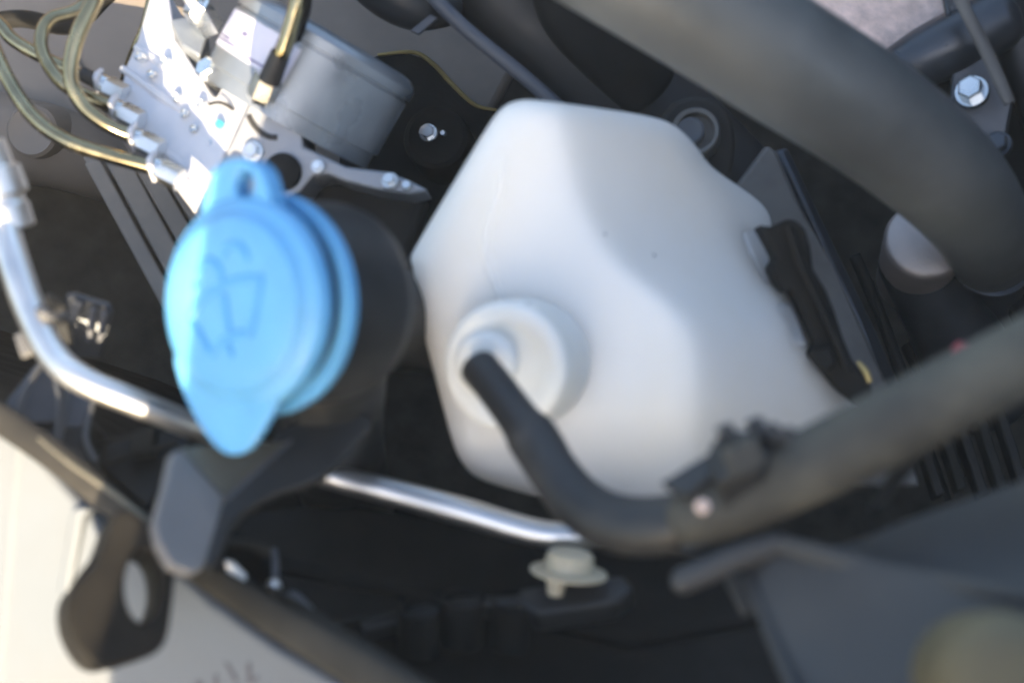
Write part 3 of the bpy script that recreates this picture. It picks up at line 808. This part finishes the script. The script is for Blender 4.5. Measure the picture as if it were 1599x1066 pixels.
mk('stud', lathe(P(692, 209, .652), D((-.1, .1, 1)), [(-.004, .0014), (.0015, .0014), (.002, .001)], 16), 'zinc_bolt', mp)
# black tray under the valve block
tr = mk('battery_tray_edge', plate(px([(400, 286, .60), (560, 280, .60), (668, 306, .60), (640, 390, .60), (600, 470, .60), (430, 470, .60)]), .03), 'dusty_black', bevel=.003)
tag(tr, 'black dusty plastic tray wall between the valve block and the filler neck', 'tray')
# grey ribbed plastic rail under the block
rr = thing('ribbed_rail', 'grey ribbed plastic guide slanting below the brake lines', 'guide', P(220, 380, .66))
mk('rail_base', plate(px([(128, 244, .632), (200, 238, .632), (330, 300, .625), (360, 470, .62), (268, 486, .62)]), .006), 'rail_grey', rr, bevel=.001)
for (x1, y1, x2, y2, w) in ((142, 250, 268, 482, 11), (180, 246, 300, 466, 15), (226, 262, 330, 440, 13), (268, 280, 350, 410, 9)):
    mk('long_rib', plate([P(x1 - w, y1 + w * .5, .622), P(x1 + w, y1 - w * .5, .622), P(x2 + w, y2 - w * .5, .611), P(x2 - w, y2 + w * .5, .611)], .008), 'rail_grey', rr, bevel=.0008)
for (x, y) in ((196, 318), (246, 300), (250, 400)):
    mk('cross_rib', plate([P(x - 16, y + 14, .624), P(x + 14, y - 10, .624), P(x + 17, y - 5, .624), P(x - 13, y + 19, .624)], .006), 'rail_grey', rr, bevel=.0005)

# ------------------------------------------------------------------ valve block with motor
vb = thing('valve_block', 'aluminium brake valve block with grey cylindrical motor in the upper left', 'valve block', P(400, 200, .64))
mk('block_body', plate(px([(390, 156, .5615), (418, 166, .5615), (452, 172, .5615), (474, 196, .5615), (474, 228, .5615), (540, 260, .5615), (604, 268, .5615), (640, 282, .5615), (669, 297, .5615), (640, 304, .5615), (586, 296, .5615), (540, 284, .5615), (512, 272, .5615), (488, 276, .5615), (470, 300, .5615), (400, 334, .5615), (306, 334, .5615)]), .035), 'aluminium_cast', vb, bevel=.0012)
mk('port_face', plate(px([(236, -14, .606), (262, -14, .602), (274, 62, .590), (330, 146, .575), (337, 152, .574), (357, 116, .577), (396, 150, .567), (303, 331, .556), (272, 290, .560), (262, 262, .563), (236, 222, .568), (206, 184, .574), (186, 150, .581), (196, 104, .588), (214, 62, .595)]), .020), 'aluminium_bright', vb, bevel=.001)
for (x1, y1, x2, y2, z) in ((214, 74, 330, 158, -.0015), (192, 108, 300, 186, -.0015), (236, 226, 322, 282, -.0015), (262, 256, 306, 300, -.0012)):
    a, b = P(x1, y1, .590 + (y1 - 100) * -.00017), P(x2, y2, .577 + (y2 - 160) * -.00012)
    mk('machined_step', tube([(a + BZ * .0005, .0016), ((a + b) / 2 + BZ * .0012, .0018), (b + BZ * .0005, .0014)], seg=8, world=True), 'aluminium_bright', vb)
for (x, y, d) in ((217, 88, .586), (258, 96, .583), (236, 116, .583), (276, 152, .576), (314, 162, .571), (288, 178, .572), (303, 202, .568), (326, 226, .565)):
    mk('staked_plug', lathe(P(x, y, d), D((-.35, .1, .93)), [(-.004, .0018), (.0008, .0018), (.0013, .0013), (.0005, .0006)], 18), 'zinc_bolt', vb)
# top corner lug of the block
mk('corner_lug', plate(px([(266, 30, .588), (300, 24, .590), (326, 46, .588), (312, 88, .582), (284, 70, .583)]), .02), 'motor_paint', vb, bevel=.001)
mk('banjo_bolt', lathe(P(306, 10, .580), D((-.3, .6, .75)), [(-.012, .0058), (0, .0058), (.0012, .005), (.0012, .003), (.006, .003), (.007, .0022)], 6), 'zinc_bolt', vb, smooth=20)
mk('side_stud', lathe(P(320, 105, .574), D((-.4, .4, .8)), [(-.012, .0048), (0, .0048), (.001, .0038)], 6), 'zinc_bolt', vb, smooth=20)
# motor
ma = D((.50, .86, .10)).normalized()
mc = P(458, 170, .592)
kx = .575 / F_PX
MR = 152 * kx
mo = mk('motor', lathe(mc, ma, [(-.006, MR * .97), (.0, MR * .97), (.0004, MR * 1.005), (97 * kx, MR * 1.005), (98 * kx, MR * .975), (102 * kx, MR * .975), (103 * kx, MR * 1.02), (118 * kx, MR * 1.02), (126 * kx, MR * .985), (132 * kx, MR * .92), (134 * kx, MR * .86), (131 * kx, MR * .80), (131 * kx, .0001)], 96), 'motor_paint', vb, smooth=30)


def on_motor(h_px, ang, lift=.0003):
    """point on the motor barrel at height h, angle from the side facing the camera (left is negative)"""
    side = ma.cross(BZ).normalized()
    face = side.cross(ma).normalized()
    if face.dot(BZ) < 0:
        face = -face
    if side.dot(RX) < 0:
        side = -side
    t = math.radians(ang)
    r = MR * 1.005 + lift
    return mc + ma * h_px * kx + (face * math.cos(t) + side * math.sin(t)) * r


def wrap(h0, h1, a0, a1, lift, n=14):
    V, Fc = [], []
    for i in range(n + 1):
        a = a0 + (a1 - a0) * i / n
        for (h, l) in ((h0, lift), (h1, lift), (h1, lift - .0005), (h0, lift - .0005)):
            V.append(on_motor(h, a, l))
    for i in range(n):
        for k in range(4):
            Fc.append((4 * i + k, 4 * i + (k + 1) % 4, 4 * i + 4 + (k + 1) % 4, 4 * i + 4 + k))
    Fc += [(0, 1, 2, 3), (4 * n, 4 * n + 1, 4 * n + 2, 4 * n + 3)]
    return V, Fc


lbl = mk('paper_label', wrap(30, 92, -82, -10, .0005), 'label_paper', mo)
mk('paper_label', wrap(30, 88, -6, 0, .0005), 'label_paper', mo)
for (h, a0, a1) in ((36, -34, -15), (40, -72, -40), (46, -70, -48), (78, -76, -66), (66, -40, -34), (62, -40, -35)):
    mk('print_line', wrap(h, h + 3, a0, a1, .0007, 6), 'label_ink', lbl)
for k in range(7):
    mk('print_line', wrap(38 + k * 7, 41 + k * 7, -15, -12, .0007, 2), 'label_ink', lbl)
# bolts, hole, marks on the block
bolt(vb, 'block_bolt', 391, 234, .558, 13, D((-.1, .1, 1)))
bolt(vb, 'block_bolt', 494, 258, .558, 8, D((-.1, .1, 1)))
bolt(vb, 'block_bolt', 606, 278, .558, 10, D((-.2, .3, .9)))
bolt(vb, 'block_bolt', 634, 288, .559, 8, D((-.2, .3, .9)), washer=False)
mk('black_plug', lathe(P(441, 268, .5600), D((-.1, .1, 1)), [(-.01, .0070), (.001, .0070), (.0016, .006), (.0016, .0001)], 36), 'dull_black', vb)
arc = [(388, 180), (394, 192), (404, 204), (418, 213), (432, 215)]
mk('marker_arc', tube([(x, y, .5612, 4.5) for x, y in arc], seg=8, flat=.2), 'marker_black', vb)
arc2 = [(326, 163), (340, 160), (354, 164), (366, 173)]
mk('marker_arc', tube([(x, y, .5685 - (x - 326) * .00004, 3.0) for x, y in arc2], seg=8, flat=.2), 'marker_black', vb)
mk('paint_dot', tube([(338, 190, .5640, 5), (343, 195, .5633, 7), (347, 199, .563, 5)], seg=12, flat=.2), 'marker_teal', vb)

# brake pipe fittings: each belongs to its own line
dirf = D((.87, -.45, .18)).normalized()


def union_nut(parent, x, y, d, s=1.0, axis=None):
    ax = axis or dirf
    c = P(x, y, d)
    n = mk('union_nut', lathe(c, ax, [(0, .0046 * s), (.0085 * s, .0046 * s)], 6), 'zinc_bolt', parent, smooth=20)
    mk('nut_collar', lathe(c - ax * .004 * s, ax, [(0, .0036 * s), (.001 * s, .0042 * s), (.004 * s, .0040 * s)], 24), 'zinc_bolt', n)
    mk('nut_fork', tube([(c - ax * .003 * s + UY * .0052 * s, .0011), (c - ax * .004 * s + BZ * .0048 * s + UY * .001, .0012), (c - ax * .003 * s - UY * .005 * s, .0011)], seg=10, world=True), 'aluminium_bright', n)
    mk('rubber_end', lathe(c - ax * .012 * s, ax, [(0, .0030 * s), (.009 * s, .0032 * s)], 20), 'marker_black', n)
    return n


lines = [
    ('olive metal brake pipe, lowest of the bundle, looping in from the left edge', [(-120, -60, .575, 13), (-30, 40, .57, 12), (10, 120, .562, 12), (50, 180, .556, 12), (100, 218, .553, 12), (170, 243, .553, 12), (240, 262, .555, 12)], (252, 266, .5545)),
    ('olive brake pipe dropping from the top edge in a broad hook', [(180, -80, .56, 13), (150, -5, .558, 13), (120, 60, .556, 13), (110, 118, .556, 12), (128, 162, .557, 12), (165, 194, .558, 11), (208, 213, .561, 11)], (222, 221, .561)),
    ('olive brake pipe with a tight loop behind the broad hook', [(190, -60, .60, 11), (130, 10, .59, 11), (80, 30, .582, 11), (64, 60, .578, 11), (72, 95, .574, 11), (100, 132, .57, 11), (140, 152, .568, 11), (178, 166, .567, 10)], (192, 176, .568)),
    ('thin brake pipe crossing under the others from the left edge', [(-100, -40, .605, 11), (-10, 30, .60, 11), (20, 62, .597, 11), (60, 86, .594, 11), (110, 110, .59, 10), (150, 128, .582, 10)], (168, 136, .580)),
]
for lab, pts, fit in lines:
    bl = thing('brake_pipe', lab, 'brake pipe', P(*pts[-1][:3]), 'brake pipes feeding the valve block')
    mk('pipe', tube(pts, seg=18, res=10), 'olive_brake_line', bl)
    union_nut(bl, *fit)
bl = thing('brake_pipe', 'olive brake pipe coming down in front of the motor label', 'brake pipe', P(430, 100, .55), 'brake pipes feeding the valve block')
mk('pipe', tube([(490, -120, .53, 13), (468, -10, .532, 13), (458, 30, .534, 13), (444, 74, .537, 13), (432, 98, .541, 12)], seg=18, res=10), 'olive_brake_line', bl)
un_ax = D((-.42, -.75, -.5)).normalized()
n = mk('union_nut', lathe(P(420, 118, .548), un_ax, [(0, .0052), (.009, .0056), (.011, .0048)], 6), 'zinc_bolt', bl, smooth=20)
mk('rubber_end', lathe(P(432, 98, .541), un_ax, [(-.004, .0036), (.008, .0042)], 24), 'marker_black', n)
bl = thing('brake_pipe', 'thin olive brake pipe behind the block at the top edge', 'brake pipe', P(225, 40, .62), 'brake pipes feeding the valve block')
mk('pipe', tube([(250, -80, .62, 7), (236, -5, .62, 7), (226, 40, .622, 7), (205, 90, .63, 7), (190, 140, .64, 7)], seg=14), 'olive_brake_line', bl)
sp = mk('spare_wire', tube([(478, -80, .545, 9), (478, 0, .545, 9), (470, 40, .548, 8), (450, 90, .56, 7)], seg=14), 'dull_black')
tag(sp, 'black wire hanging beside the brake pipe in front of the motor', 'wire')
wz = mk('black_loom', tube([(-120, 60, .63, 15), (20, 30, .62, 14), (110, 40, .62, 14), (170, -10, .63, 14), (260, -90, .64, 14)], seg=16), 'dull_black')
tag(wz, 'black wiring loom behind the brake pipes in the top left corner', 'wire')

# ------------------------------------------------------------------ unseen panel added to block the sun, its edge cut to the shadow line
edge = [P(150, 1500, fd(150, 1500)), P(172, 1060, fd(172, 1060)), P(180, 900, fd(180, 900)), onplane(290, 600, cc, cn), onplane(326, 335, cc, cn)]
hc = P(800, 533, .45) + SUN * .85
proj = [p + SUN * ((hc - p).dot(SUN)) for p in edge]
a1 = (RX - SUN * RX.dot(SUN)).normalized()
proj = [proj[0] + (proj[0] - proj[1]).normalized() * .75] + proj + [proj[-1] + (proj[-1] - proj[-2]).normalized() * .30]
far = [p + a1 * 1.2 for p in proj]
bn = thing('sun_blocker', 'unseen panel added out of view to block the sun from the bay', 'sun blocker', hc)
mk('blocker_skin', plate(proj + list(reversed(far)), .02, -SUN), 'white_paint', bn, bevel=.006)

# ------------------------------------------------------------------ thin air volume added to imitate veiling glare in the lens
hz_ = bpy.data.objects.new('haze', bpy.data.meshes.new('haze'))
col.objects.link(hz_)
vf = box(Vector((0.1, 0.1, 0.5)), Vector((1.6, 0, 0)), Vector((0, 1.6, 0)), Vector((0, 0, 1.3)))
hz_.data.from_pydata([tuple(v) for v in vf[0]], [], vf[1])
hz_['kind'] = 'stuff'
hm = bpy.data.materials.new('haze')
hm.use_nodes = True
hm.node_tree.nodes.remove(hm.node_tree.nodes['Principled BSDF'])
pv = hm.node_tree.nodes.new('ShaderNodeVolumePrincipled')
pv.inputs['Color'].default_value = (0.97, 0.95, 0.90, 1)
pv.inputs['Density'].default_value = 0.03
hm.node_tree.links.new(pv.outputs[0], hm.node_tree.nodes['Material Output'].inputs['Volume'])
hz_.data.materials.append(hm)
